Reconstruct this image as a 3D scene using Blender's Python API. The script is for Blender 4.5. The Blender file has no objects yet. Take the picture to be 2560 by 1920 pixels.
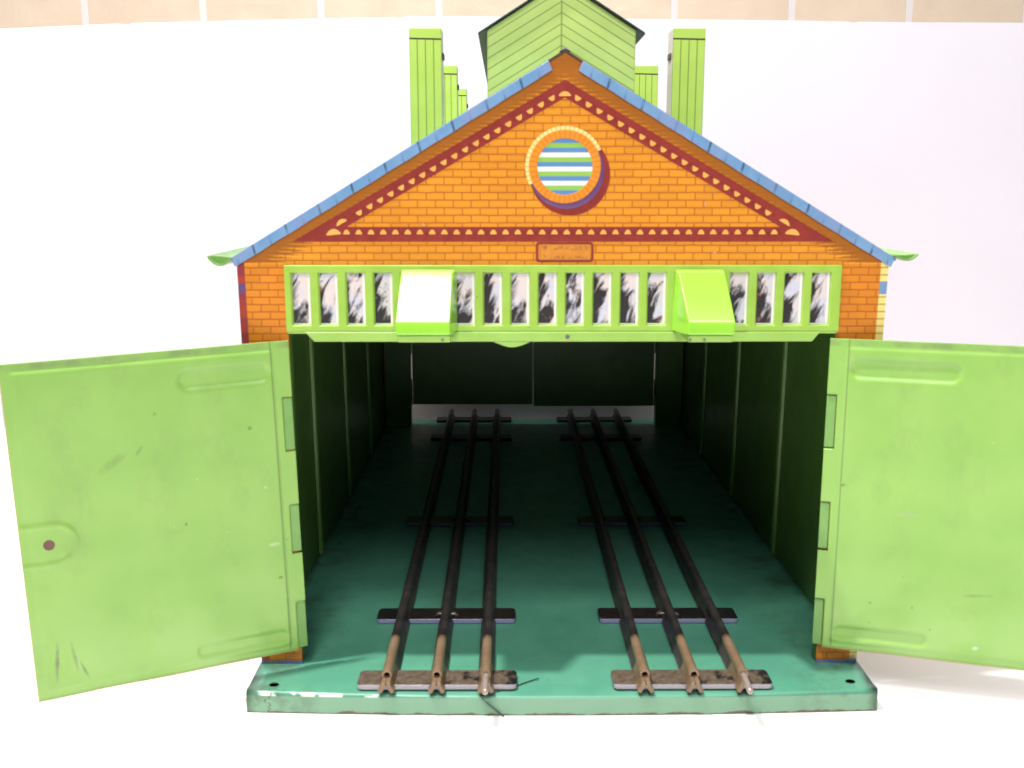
import bpy, bmesh, math, random
from mathutils import Vector, Matrix
random.seed(7)
S = 0.01                                   # everything below is written in centimetres
scn = bpy.context.scene
C = scn.collection
R = math.radians

# ------------------------------------------------------------------ helpers
def empty(name, loc=(0, 0, 0), parent=None, mat=None):
    o = bpy.data.objects.new(name, None); C.objects.link(o)
    o.empty_display_size = 0.02
    if parent: o.parent = parent
    if mat is not None: o.matrix_local = mat
    else: o.location = Vector(loc) * S
    return o

def obj(name, bm, mats, parent=None, loc=(0, 0, 0), smooth=False, bevel=0, label=None, mat=None, seg=2):
    bmesh.ops.recalc_face_normals(bm, faces=bm.faces[:])
    me = bpy.data.meshes.new(name)
    bm.to_mesh(me); bm.free()
    me.transform(Matrix.Scale(S, 4))
    o = bpy.data.objects.new(name, me); C.objects.link(o)
    if not isinstance(mats, (list, tuple)): mats = [mats]
    for m in mats: me.materials.append(m)
    if smooth:
        for p in me.polygons: p.use_smooth = True
    if bevel:
        b = o.modifiers.new('bevel', 'BEVEL'); b.width = bevel * S; b.segments = seg; b.limit_method = 'ANGLE'; b.angle_limit = R(35)
        for p in me.polygons: p.use_smooth = True
        w = o.modifiers.new('wn', 'WEIGHTED_NORMAL'); w.keep_sharp = False
    if parent: o.parent = parent
    if mat is not None: o.matrix_local = mat
    else: o.location = Vector(loc) * S
    if label: o['label'] = label
    return o

def tag(o, label=None, cat=None, group=None, kind=None):
    if label: o['label'] = label
    if cat: o['category'] = cat
    if group: o['group'] = group
    if kind: o['kind'] = kind

def box(bm, x0, x1, y0, y1, z0, z1, mi=0):
    v = [bm.verts.new(p) for p in [(x0,y0,z0),(x1,y0,z0),(x1,y1,z0),(x0,y1,z0),(x0,y0,z1),(x1,y0,z1),(x1,y1,z1),(x0,y1,z1)]]
    for f in [(0,3,2,1),(4,5,6,7),(0,1,5,4),(1,2,6,5),(2,3,7,6),(3,0,4,7)]:
        bm.faces.new([v[i] for i in f]).material_index = mi

def prism_xz(bm, pts, y0, y1, mi=0):
    "closed outline in x,z extruded along y"
    a = [bm.verts.new((x, y0, z)) for x, z in pts]; b = [bm.verts.new((x, y1, z)) for x, z in pts]
    bm.faces.new(a).material_index = mi; bm.faces.new(b[::-1]).material_index = mi
    n = len(pts)
    for i in range(n): bm.faces.new([a[i], b[i], b[(i+1) % n], a[(i+1) % n]]).material_index = mi

def strip_xz(bm, pts, th, y0, y1, mi=0, ny=1):
    "open polyline in x,z given a thickness, extruded along y"
    n = len(pts); up = []; dn = []
    for i, (x, z) in enumerate(pts):
        p = Vector(pts[max(i-1, 0)]); q = Vector(pts[min(i+1, n-1)]); d = (q-p).normalized(); nn = Vector((-d.y, d.x)) * th/2
        up.append((x+nn.x, z+nn.y)); dn.append((x-nn.x, z-nn.y))
    prism_xz(bm, up + dn[::-1], y0, y1, mi)

def ring_xz(bm, cx, cz, r0, r1, y0, y1, a0=0, a1=360, n=64, mi=0):
    full = abs(a1-a0) >= 360
    k = n if full else n+1
    rows = []
    for i in range(k):
        a = R(a0 + (a1-a0)*i/n); c, s = math.cos(a), math.sin(a)
        rows.append([bm.verts.new((cx+r*c, y, cz+r*s)) for r, y in ((r0,y0),(r1,y0),(r1,y1),(r0,y1))])
    for i in range(n):
        p, q = rows[i], rows[(i+1) % k]
        for j in range(4): bm.faces.new([p[j], p[(j+1)%4], q[(j+1)%4], q[j]]).material_index = mi
    if not full:
        bm.faces.new(rows[0]).material_index = mi; bm.faces.new(rows[-1][::-1]).material_index = mi

def disc_xz(bm, cx, cz, r, y0, y1, n=48, mi=0):
    prism_xz(bm, [(cx+r*math.cos(2*math.pi*i/n), cz+r*math.sin(2*math.pi*i/n)) for i in range(n)], y0, y1, mi)

def tube(bm, pts, r, n=8):
    pts = [Vector(p) for p in pts]; rings = []
    for i, p in enumerate(pts):
        d = (pts[min(i+1, len(pts)-1)] - pts[max(i-1, 0)]).normalized()
        u = d.orthogonal().normalized(); w = d.cross(u)
        rings.append([bm.verts.new(p + (u*math.cos(2*math.pi*k/n) + w*math.sin(2*math.pi*k/n))*r) for k in range(n)])
    for a, b in zip(rings, rings[1:]):
        for k in range(n): bm.faces.new([a[k], a[(k+1)%n], b[(k+1)%n], b[k]])
    bm.faces.new(rings[0][::-1]); bm.faces.new(rings[-1])

# ------------------------------------------------------------------ materials
def srgb(r, g, b):
    f = lambda c: (c/255/12.92) if c/255 <= 0.04045 else ((c/255+0.055)/1.055)**2.4
    return (f(r), f(g), f(b), 1)

class Mat:
    "small expression layer over a Principled material; coordinates are the object's own, in cm"
    def __init__(s, name, rough=0.45, coat=0.0, metal=0.0, spec=0.5):
        s.m = bpy.data.materials.new(name); s.m.use_nodes = True
        s.t = s.m.node_tree; s.b = s.t.nodes['Principled BSDF']
        s.b.inputs['Roughness'].default_value = rough; s.b.inputs['Coat Weight'].default_value = coat
        s.b.inputs['Coat Roughness'].default_value = 0.12
        s.b.inputs['Metallic'].default_value = metal; s.b.inputs['Specular IOR Level'].default_value = spec
        tc = s.t.nodes.new('ShaderNodeTexCoord'); mp = s.t.nodes.new('ShaderNodeMapping'); mp.inputs['Scale'].default_value = (100,)*3
        s.t.links.new(tc.outputs['Object'], mp.inputs['Vector']); s.P = mp.outputs[0]
        sp = s.t.nodes.new('ShaderNodeSeparateXYZ'); s.t.links.new(s.P, sp.inputs[0])
        s.x, s.y, s.z = sp.outputs
    def put(s, sock, v):
        if isinstance(v, bpy.types.NodeSocket): s.t.links.new(v, sock)
        else: sock.default_value = v
    def M(s, op, a, b=0.0, c=0.0):
        n = s.t.nodes.new('ShaderNodeMath'); n.operation = op
        for i, v in enumerate((a, b, c)): s.put(n.inputs[i], v)
        return n.outputs[0]
    def gt(s, a, b): return s.M('GREATER_THAN', a, b)
    def lt(s, a, b): return s.M('LESS_THAN', a, b)
    def add(s, a, b): return s.M('ADD', a, b)
    def sub(s, a, b): return s.M('SUBTRACT', a, b)
    def mul(s, a, b): return s.M('MULTIPLY', a, b)
    def mx(s, a, b): return s.M('MAXIMUM', a, b)
    def mn(s, a, b): return s.M('MINIMUM', a, b)
    def ab(s, a): return s.M('ABSOLUTE', a)
    def band(s, v, lo, hi): return s.mul(s.gt(v, lo), s.lt(v, hi))
    def ramp(s, v, lo, hi, a=0.0, b=1.0):
        n = s.t.nodes.new('ShaderNodeMapRange'); n.clamp = True
        for i, q in enumerate((v, lo, hi, a, b)): s.put(n.inputs[i], q)
        return n.outputs[0]
    def line(s, v, period, width, off=0.0):
        "1 on thin lines repeating every period"
        f = s.M('FLOORED_MODULO', s.add(v, off), period) if False else s.M('MULTIPLY', s.M('FRACT', s.M('DIVIDE', s.add(v, off), period)), period)
        return s.ramp(s.ab(s.sub(f, period/2)), width*0.5, width*0.5+0.012, 1, 0)
    def mix(s, f, a, b):
        n = s.t.nodes.new('ShaderNodeMix'); n.data_type = 'RGBA'
        s.put(n.inputs[0], f); s.put(n.inputs[6], a); s.put(n.inputs[7], b); return n.outputs[2]
    def scalec(s, col, f):
        n = s.t.nodes.new('ShaderNodeVectorMath'); n.operation = 'SCALE'; s.put(n.inputs[0], col); s.put(n.inputs['Scale'], f); return n.outputs[0]
    def noise(s, scale=1.0, detail=3, rough=0.5, vec=None, dist=0.0):
        n = s.t.nodes.new('ShaderNodeTexNoise'); n.inputs['Scale'].default_value = scale; n.inputs['Detail'].default_value = detail
        n.inputs['Roughness'].default_value = rough; n.inputs['Distortion'].default_value = dist
        s.t.links.new(vec if vec is not None else s.P, n.inputs['Vector']); return n.outputs[0]
    def vec(s, x, y, z):
        n = s.t.nodes.new('ShaderNodeCombineXYZ')
        for i, v in enumerate((x, y, z)): s.put(n.inputs[i], v)
        return n.outputs[0]
    def spots(s, scale, thr, col, base):
        "small scattered chips or specks"
        return s.mix(s.ramp(s.noise(scale, 2, 0.4), thr, thr+0.03), base, col)
    def bump(s, h, strength=0.3, dist=0.02):
        n = s.t.nodes.new('ShaderNodeBump'); n.inputs['Strength'].default_value = strength; n.inputs['Distance'].default_value = dist*S
        s.t.links.new(h, n.inputs['Height']); s.t.links.new(n.outputs[0], s.b.inputs['Normal'])
    def out(s, col, rough=None):
        s.put(s.b.inputs['Base Color'], col)
        if rough is not None: s.put(s.b.inputs['Roughness'], rough)
        return s.m

def mottled(name, c1, c2, scale=1.5, chips=None, **k):
    m = Mat(name, **k)
    col = m.mix(m.ramp(m.noise(scale, 4), 0.35, 0.65), c1, c2)
    if chips:
        for sc, th, cc in chips: col = m.spots(sc, th, cc, col)
    m.bump(m.noise(scale*3, 3), 0.15, 0.02)
    return m.out(col)

LG1, LG2 = (0.220, 0.42, 0.076, 1), (0.260, 0.465, 0.094, 1)      # pale apple green enamel
rust = (0.10, 0.045, 0.025, 1)

def door_mat():
    m = Mat('door_enamel', rough=0.42, coat=0.25)
    col = m.mix(m.ramp(m.noise(0.45, 4), 0.35, 0.65), LG1, LG2)
    col = m.mix(m.mul(m.ramp(m.noise(0.8, 5, 0.65, m.vec(m.mul(m.x, 1.0), 3.0, m.mul(m.z, 0.6))), 0.56, 0.72), 0.35), col, (0.19, 0.30, 0.075, 1))
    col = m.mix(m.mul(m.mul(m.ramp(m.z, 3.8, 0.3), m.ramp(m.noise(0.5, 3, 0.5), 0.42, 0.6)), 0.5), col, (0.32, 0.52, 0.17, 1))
    col = m.spots(3.2, 0.77, (0.13, 0.24, 0.045, 1), col)
    col = m.spots(4.3, 0.785, (0.40, 0.52, 0.26, 1), col)
    # darker along the pressed outline and edges
    ed = m.mx(m.ramp(m.ab(m.sub(m.x, 0.60)), 0.012, 0.035, 1, 0), m.ramp(m.z, 0.12, 0.0, 0, 1))
    col = m.mix(m.mul(ed, 0.6), col, (0.10, 0.13, 0.05, 1))
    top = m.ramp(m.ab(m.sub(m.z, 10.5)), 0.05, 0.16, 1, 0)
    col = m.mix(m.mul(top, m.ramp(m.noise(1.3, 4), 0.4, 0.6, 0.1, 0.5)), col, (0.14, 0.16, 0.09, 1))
    # worn rim, bare yellowish metal edge
    rim = m.mx(m.gt(m.x, 8.37), m.lt(m.z, 0.025))
    col = m.mix(rim, col, (0.42, 0.33, 0.10, 1))
    # two or three scuffs
    def scuff(col, cx, cz, lx, lz, rot, c, k=0.8):
        dx, dz = m.sub(m.x, cx), m.sub(m.z, cz)
        ca, sa = math.cos(rot), math.sin(rot)
        u = m.add(m.mul(dx, ca), m.mul(dz, sa)); v = m.sub(m.mul(dz, ca), m.mul(dx, sa))
        d = m.add(m.M('POWER', m.mul(m.ab(u), 1/lx), 2.0), m.M('POWER', m.mul(m.ab(v), 1/lz), 2.0))
        f = m.mul(m.ramp(m.add(d, m.mul(m.noise(5, 4, 0.7), 2.2)), 0.8, 2.2, 1, 0), k)
        return m.mix(f, col, c)
    return m, col, scuff

def make_doors_mats():
    m, col, sc = door_mat(); m.m.name = 'door_enamel_left'
    col = sc(col, 5.6, 7.3, 0.55, 0.16, -0.55, (0.15, 0.24, 0.05, 1), 0.6)
    col = sc(col, 4.8, 7.6, 0.22, 0.06, -0.9, (0.14, 0.20, 0.05, 1), 0.7)
    col = sc(col, 7.75, 1.2, 0.07, 0.65, 0.1, (0.13, 0.14, 0.09, 1), 0.9)
    col = sc(col, 7.25, 1.3, 0.06, 0.55, -0.12, (0.16, 0.19, 0.10, 1), 0.8)
    col = sc(col, 7.0, 0.8, 0.05, 0.35, -0.3, (0.13, 0.15, 0.08, 1), 0.9)
    col = sc(col, 0.9, 3.9, 0.2, 0.07, 0, (0.5, 0.6, 0.35, 1), 0.7)
    a = m.out(col)
    m, col, sc = door_mat(); m.m.name = 'door_enamel_right'
    col = sc(col, 2.75, 4.95, 0.42, 0.045, 0.03, (0.33, 0.36, 0.25, 1), 1.0)
    col = sc(col, 5.0, 2.4, 0.5, 0.06, 0.1, (0.18, 0.24, 0.08, 1), 0.7)
    col = sc(col, 5.1, 0.6, 0.12, 0.08, 0.1, (0.6, 0.65, 0.5, 1), 0.8)
    return a, m.out(col)
m_door_l, m_door_r = make_doors_mats()

def facade_mat(side=False):
    m = Mat('litho_brick_side' if side else 'litho_brick', rough=0.42, coat=0.06, spec=0.3)
    h = m.y if side else m.x
    BH, BW = 0.236, 0.565
    row = m.M('FLOOR', m.M('DIVIDE', m.add(m.z, 0.05), BH))
    odd = m.M('FRACT', m.mul(row, 0.5))                      # 0 or .5
    wob = m.mul(m.sub(m.noise(3.0, 2), 0.5), 0.03)
    hl = m.line(m.add(m.z, wob), BH, 0.028, 0.05 + BH/2)
    vl = m.line(m.add(m.add(h, wob), m.mul(odd, BW)), BW, 0.026, 100*BW + 0.1)
    base = m.mix(m.ramp(m.noise(0.35, 2), 0.4, 0.6), (0.64, 0.245, 0.018, 1), (0.69, 0.27, 0.021, 1))
    low = m.mix(m.ramp(m.noise(0.6, 2), 0.4, 0.6), (0.58, 0.19, 0.014, 1), (0.62, 0.21, 0.017, 1))
    base = m.mix(m.lt(m.z, 14.45), base, low)
    # each brick a touch different, print slightly paler at its middle
    ci = m.M('FLOOR', m.M('DIVIDE', m.add(m.add(h, m.mul(odd, BW)), 100*BW+0.1-BW/2), BW))
    wn = m.t.nodes.new('ShaderNodeTexWhiteNoise'); m.t.links.new(m.vec(ci, row, 0.0), wn.inputs['Vector'])
    base = m.scalec(base, m.ramp(wn.outputs[0], 0, 1, 0.93, 1.06))
    mort = (0.33, 0.085, 0.012, 1)
    lines = m.mx(m.mul(vl, 0.8), m.mul(hl, 0.9))
    if not side:
        # printed dark hatching that follows the roof line (part of the lithographed artwork)
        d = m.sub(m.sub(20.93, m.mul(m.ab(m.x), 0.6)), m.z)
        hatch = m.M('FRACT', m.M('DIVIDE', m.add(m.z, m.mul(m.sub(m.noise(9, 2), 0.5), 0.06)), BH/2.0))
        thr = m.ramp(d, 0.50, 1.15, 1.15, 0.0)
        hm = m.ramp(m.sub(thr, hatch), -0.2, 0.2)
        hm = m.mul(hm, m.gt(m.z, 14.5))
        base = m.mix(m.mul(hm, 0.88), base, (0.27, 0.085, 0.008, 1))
        lines = m.mx(lines, 0.0)
    col = m.mix(lines, base, mort)
    if not side:
        ax = m.ab(m.x)
        # quoins printed round the folded corners
        edge = m.gt(m.sub(ax, m.mul(m.z, 0.0125)), 9.995)
        fz = m.M('FRACT', m.M('DIVIDE', m.add(m.z, 0.55), 2.6))
        left = m.mix(m.ramp(m.noise(2.2, 1, 0.5, m.vec(0.0, 0.0, m.z)), 0.45, 0.55), (0.36, 0.045, 0.03, 1), (0.25, 0.035, 0.045, 1))
        left = m.mix(m.band(fz, 0.42, 0.54), left, (0.12, 0.06, 0.16, 1))
        rl = m.line(m.z, BH/1.0, 0.04, 0.05 + BH/2)
        right = m.mix(m.mul(rl, 0.8), (0.76, 0.62, 0.20, 1), (0.35, 0.22, 0.06, 1))
        right = m.mix(m.band(fz, 0.40, 0.56), right, (0.16, 0.26, 0.45, 1))
        q = m.mix(m.gt(m.x, 0), left, right)
        col = m.mix(edge, col, q)
        col = m.mix(m.band(m.z, 0.0, 0.86), col, (0.10, 0.16, 0.38, 1))
        wear = m.mul(m.lt(m.z, 1.5), m.ramp(m.noise(2.6, 4), 0.5, 0.62))
        col = m.mix(m.mul(wear, 0.6), col, (0.34, 0.20, 0.09, 1))
    col = m.spots(2.6, 0.775, (0.50, 0.30, 0.28, 1), col)
    m.bump(m.noise(2.0, 3), 0.1, 0.02)
    return m.out(col)
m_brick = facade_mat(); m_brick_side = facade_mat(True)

m_red = mottled('litho_red', (0.21, 0.015, 0.010, 1), (0.25, 0.022, 0.015, 1), 2.5, rough=0.45, coat=0.05)
m_tri = mottled('litho_buff', (0.72, 0.33, 0.06, 1), (0.76, 0.38, 0.08, 1), 3, rough=0.45, coat=0.05)
m_maroon = mottled('litho_maroon', (0.13, 0.015, 0.012, 1), (0.17, 0.02, 0.018, 1), 3, rough=0.4)

def blue_mat(roof=False):
    m = Mat('litho_slate_roof' if roof else 'litho_blue_edge', rough=0.33, coat=0.3)
    col = m.mix(m.ramp(m.noise(1.6, 3), 0.4, 0.62), (0.13, 0.265, 0.46, 1), (0.17, 0.30, 0.49, 1))
    if roof:
        col = m.mix(m.mul(m.line(m.y, 0.9, 0.04), 0.7), col, (0.04, 0.07, 0.12, 1))
        col = m.mix(m.mul(m.line(m.x, 0.55, 0.04), 0.7), col, (0.04, 0.07, 0.12, 1))
    else:
        ax = m.ab(m.x)
        d = m.sub(m.sub(20.93, m.mul(ax, 0.6)), m.z)          # 0 at the top edge, .33 at the bottom
        sx = m.add(ax, m.mul(d, 0.25))
        strong = m.line(sx, 1.06, 0.055, 0.21)
        weak = m.line(sx, 1.06, 0.045, 0.74)
        blot = m.ramp(m.noise(4.0, 2), 0.35, 0.6, 0.35, 1.0)
        col = m.mix(m.mul(m.mul(strong, blot), 0.8), col, (0.03, 0.045, 0.09, 1))
        col = m.mix(m.mul(m.mul(weak, m.ramp(d, 0.05, 0.2, 0.2, 0.8)), 0.7), col, (0.07, 0.12, 0.25, 1))
        col = m.mix(m.mul(m.ramp(m.noise(0.55, 3), 0.52, 0.62), 0.45), col, (0.21, 0.25, 0.44, 1))
    return m.out(col)
m_blue = blue_mat(); m_roof = blue_mat(True)
m_yellow = mottled('litho_yellow', (0.78, 0.66, 0.24, 1), (0.80, 0.70, 0.32, 1), 3, rough=0.4)
m_purple = mottled('litho_purple', (0.10, 0.045, 0.14, 1), (0.15, 0.05, 0.15, 1), 3, rough=0.4)

def round_window_mats():
    m = Mat('litho_round_stripes', rough=0.35, coat=0.3)
    z = m.z; n = 12; r = 0.87
    i = m.M('FLOOR', m.mul(m.add(z, r), n/(2*r)))            # 0 bottom .. 11 top
    col = (0.10, 0.225, 0.47, 1)
    B = None
    pal = {'g': (0.25, 0.47, 0.08, 1), 'w': (0.70, 0.71, 0.66, 1)}
    order = 'bgwbgwbgwbgb'                                  # from the bottom
    cur = m.mix(0.0, col, col)
    for k, ch in enumerate(order):
        if ch != 'b':
            f = m.ramp(m.ab(m.sub(m.mul(m.add(z, r), n/(2*r)), k+0.5)), 0.46, 0.54, 1, 0)
            cur = m.mix(f, cur, pal[ch])
    m1 = m.out(cur)
    m = Mat('litho_voussoirs', rough=0.45, coat=0.05, spec=0.3)
    ang = m.M('DIVIDE', m.M('ARCTAN2', m.z, m.x), 2*math.pi/40)
    f = m.M('FRACT', m.add(ang, 50.0))
    l = m.ramp(m.ab(m.sub(f, 0.5)), 0.36, 0.46)
    base = m.mix(m.ramp(m.noise(2, 2), 0.4, 0.6), (0.64, 0.22, 0.016, 1), (0.68, 0.24, 0.020, 1))
    m2 = m.out(m.mix(m.mul(l, 0.75), base, (0.46, 0.12, 0.02, 1)))
    m = Mat('litho_yellow_rope', rough=0.45, coat=0.05)
    ang = m.M('DIVIDE', m.M('ARCTAN2', m.z, m.x), 2*math.pi/52)
    f = m.M('FRACT', m.add(ang, 60.0))
    l = m.ramp(m.ab(m.sub(f, 0.5)), 0.34, 0.46)
    m3 = m.out(m.mix(m.mul(l, 0.7), (0.72, 0.60, 0.22, 1), (0.34, 0.22, 0.05, 1)))
    return m1, m2, m3
m_stripes, m_vouss, m_rope = round_window_mats()

m_frame = mottled('fanlight_green', (0.28, 0.47, 0.055, 1), (0.32, 0.52, 0.075, 1), 1.3,
                  chips=[(5.0, 0.76, (0.16, 0.15, 0.12, 1))], rough=0.35, coat=0.4)
m_hood = mottled('hood_green_gloss', (0.27, 0.60, 0.045, 1), (0.29, 0.63, 0.05, 1), 1.0, rough=0.22, coat=0.8)
m_lip = mottled('lintel_green', (0.27, 0.46, 0.075, 1), (0.30, 0.50, 0.10, 1), 1.1,
                chips=[(3.0, 0.745, (0.16, 0.14, 0.12, 1))], rough=0.35, coat=0.3)
m_rib = mottled('rib_green', (0.14, 0.31, 0.05, 1), (0.16, 0.34, 0.06, 1), 2, rough=0.35)
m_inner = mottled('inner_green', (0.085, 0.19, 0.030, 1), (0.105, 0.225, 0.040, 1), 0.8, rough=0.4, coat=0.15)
m_tab = mottled('hinge_green', (0.16, 0.33, 0.08, 1), (0.18, 0.36, 0.09, 1), 2, rough=0.4)
m_darkgreen = mottled('dark_roof_green', (0.006, 0.022, 0.014, 1), (0.010, 0.032, 0.020, 1), 1.2, rough=0.4, coat=0.2)
m_gutter = mottled('gutter_green', (0.13, 0.28, 0.06, 1), (0.17, 0.34, 0.09, 1), 1.5, rough=0.3, coat=0.4)
m_hole = Mat('hole_dark', rough=0.8).out((0.012, 0.010, 0.010, 1))
m_lock = mottled('worn_brass_rivet', (0.12, 0.045, 0.045, 1), (0.16, 0.07, 0.06, 1), 6, rough=0.5)

def base_mat():
    m = Mat('base_teal', rough=0.35, coat=0.12)
    col = m.mix(m.ramp(m.noise(0.7, 4), 0.35, 0.65), (0.074, 0.262, 0.180, 1), (0.088, 0.292, 0.196, 1))
    # paler, scuffed paint on the front lip
    col = m.mix(m.mul(m.lt(m.y, 0.42), m.lt(m.z, 0.60)), col, (0.19, 0.36, 0.235, 1))
    dirt = m.mul(m.ramp(m.noise(1.1, 5, 0.65), 0.49, 0.66), m.ramp(m.ab(m.x), 7.4, 9.6, 0.04, 0.6))
    col = m.mix(dirt, col, (0.055, 0.060, 0.035, 1))
    col = m.mix(m.mul(m.ramp(m.noise(6.0, 2, 0.4), 0.75, 0.79), 0.5), col, (0.09, 0.075, 0.04, 1))
    # rust where the lip touches the table, and a few bare-tin glints painted into the colour of the fold
    edge = m.ramp(m.add(m.z, m.mul(m.sub(m.noise(1.8, 4), 0.5), 0.30)), 0.05, 0.09, 1, 0)
    col = m.mix(m.mul(edge, 0.9), col, rust)
    fold = m.mul(m.band(m.z, 0.60, 0.80), m.lt(m.sub(m.y, m.mul(m.mul(m.x, m.x), 0.00244)), 0.085))
    bare = m.mul(m.mul(fold, m.lt(m.x, -6.0)), m.ramp(m.noise(1.9, 3), 0.50, 0.56))
    col = m.mix(bare, col, (0.75, 0.78, 0.72, 1))
    # a crack in the paint near the left corner
    cr = m.ramp(m.ab(m.sub(m.add(m.x, 9.55), m.mul(m.sub(m.noise(3.4, 3, 0.6, m.vec(0.0, 0.0, m.z)), 0.5), 1.3))), 0.012, 0.03, 1, 0)
    col = m.mix(m.mul(m.mul(cr, m.lt(m.y, 0.42)), 0.8), col, (0.06, 0.03, 0.025, 1))
    m.bump(m.noise(1.2, 3), 0.12, 0.03)
    return m.out(col, m.ramp(m.noise(1.3, 3), 0.3, 0.7, 0.34, 0.5))
m_base = base_mat()

def plank_mat():
    m = Mat('litho_planks', rough=0.4, coat=0.2)
    col = m.mix(m.ramp(m.noise(1.0, 3), 0.35, 0.65), (0.38, 0.56, 0.085, 1), (0.42, 0.60, 0.11, 1))
    ln = (0.14, 0.17, 0.035, 1)
    l = m.mx(m.line(m.x, 0.29, 0.03, 0.145 + 2.9), m.mul(m.line(m.y, 0.29, 0.03, 0.145+2.9), m.gt(m.ab(m.x), 0.57)))
    l = m.mul(l, m.lt(m.z, 3.9))
    l = m.mx(l, m.ramp(m.ab(m.x), 0.545, 0.575, 0, 0.6))
    col = m.mix(m.mul(l, 0.75), col, ln)
    cap = m.band(m.add(m.z, m.mul(m.x, 0.02)), 3.905, 3.965)
    col = m.mix(cap, col, (0.045, 0.03, 0.02, 1))
    col = m.mix(m.mul(m.gt(m.ab(m.x), 0.5745), m.lt(m.ab(m.y), 0.57)), col, (0.50, 0.50, 0.42, 1))  # pale side faces: reflection of the board painted into the colour
    return m.out(col)
m_plank = plank_mat()
m_plank_line = Mat('tab_brown', rough=0.5).out((0.10, 0.07, 0.05, 1))  # dark brown of the chimney side tabs

def chevron_mat():
    m = Mat('litho_chevron_boards', rough=0.4, coat=0.2)
    col = m.mix(m.ramp(m.noise(0.9, 3), 0.35, 0.65), (0.42, 0.56, 0.14, 1), (0.45, 0.60, 0.165, 1))
    v = m.add(m.z, m.mul(m.ab(m.x), 0.6))
    l = m.mul(m.line(v, 0.345, 0.022, 3.45), m.lt(m.y, 0.02))
    side = m.mul(m.line(m.z, 0.345, 0.022, 3.45), m.gt(m.y, 0.02))
    l = m.mx(m.mx(l, side), m.ramp(m.ab(m.x), 0.012, 0.03, 0.9, 0))
    l = m.mx(l, m.ramp(m.ab(m.x), 2.39, 2.43, 0, 0.35))
    col = m.mix(m.mul(l, 0.8), col, (0.11, 0.13, 0.03, 1))
    return m.out(col)
m_chev = chevron_mat()

def pane_mat():
    m = Mat('litho_window_reflection', rough=0.3, coat=0.4)
    oi = m.t.nodes.new('ShaderNodeObjectInfo'); rnd = oi.outputs['Random']
    big = m.mul(rnd, 37.0)
    # streaks running up to the right
    u = m.add(m.mul(m.x, 0.86), m.mul(m.z, -0.42)); v = m.add(m.mul(m.x, 0.42), m.mul(m.z, 0.86))
    vec = m.vec(m.add(m.mul(u, 3.4), big), big, m.mul(v, 1.15))
    n = m.noise(1.0, 4, 0.62, vec, 0.6)
    bias = m.add(m.mul(m.x, 0.34), m.mul(m.z, 0.085))
    val = m.add(n, bias)
    white = m.mix(m.ramp(m.noise(1.2, 2, 0.5, m.vec(big, m.x, m.z)), 0.4, 0.6), (0.70, 0.60, 0.60, 1), (0.58, 0.57, 0.68, 1))
    black = (0.022, 0.018, 0.020, 1)
    f = m.ramp(val, 0.43, 0.55)
    col = m.mix(f, black, white)
    speck = m.ramp(m.noise(5.0, 2, 0.5, m.vec(m.x, big, m.z)), 0.66, 0.71)
    col = m.mix(m.mul(speck, 0.6), col, (0.33, 0.12, 0.09, 1))
    border = m.mx(m.gt(m.x, 0.225), m.lt(m.z, -0.80))
    col = m.mix(border, col, (0.84, 0.80, 0.74, 1))
    return m.out(col)
m_pane = pane_mat()

def plate_mat():
    m = Mat('litho_name_plate', rough=0.4, coat=0.2)
    col = m.mix(m.ramp(m.noise(3.0, 3), 0.4, 0.6), (0.60, 0.23, 0.025, 1), (0.54, 0.19, 0.02, 1))
    ax = m.ab(m.x); az = m.ab(m.z)
    # dim, unreadable fine print in two rows, with a darker inner border
    txt = m.mul(m.mx(m.band(m.z, 0.06, 0.20), m.band(m.z, -0.21, -0.11)), m.ramp(m.noise(9.0, 3, 0.7), 0.47, 0.60))
    col = m.mix(m.mul(m.mul(txt, m.lt(ax, 0.72)), 0.75), col, (0.22, 0.07, 0.02, 1))
    sh = m.mx(m.ramp(ax, 0.74, 0.83), m.ramp(az, 0.19, 0.26))
    col = m.mix(m.mul(sh, 0.55), col, (0.40, 0.12, 0.02, 1))
    return m.out(col)
m_plate = plate_mat()

def rail_mat(nm, head, foot):
    m = Mat(nm, rough=0.42, metal=0.35)
    dark = m.mix(m.ramp(m.noise(1.7, 4, 0.6), 0.4, 0.62), (0.062, 0.053, 0.054, 1), (0.108, 0.090, 0.086, 1))
    dark = m.mix(m.mul(m.ramp(m.noise(0.9, 4, 0.6), 0.58, 0.68), 0.4), dark, (0.14, 0.05, 0.03, 1))
    tan = m.mix(m.ramp(m.noise(2.2, 4, 0.6), 0.35, 0.65), (0.30, 0.205, 0.125, 1), (0.24, 0.155, 0.095, 1))
    lim2 = m.add(m.mul(m.gt(m.z, 0.36), head-foot), foot)
    yy = m.add(m.y, m.mul(m.sub(m.noise(4.0, 2), 0.5), 0.25))
    f = m.ramp(m.sub(lim2, yy), -0.04, 0.04)
    tan = m.mix(m.ramp(m.z, 0.10, 0.42), m.scalec(tan, 0.75), tan)
    return m.out(m.mix(f, dark, tan))
m_rail = rail_mat('rail_worn_tin', 3.0, 1.55)
m_rail_l = rail_mat('rail_dull_tin', 3.0, -9.0)
m_pin = mottled('rail_pin_steel', (0.48, 0.40, 0.37, 1), (0.36, 0.28, 0.25, 1), 5, rough=0.35, metal=0.5)

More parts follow.
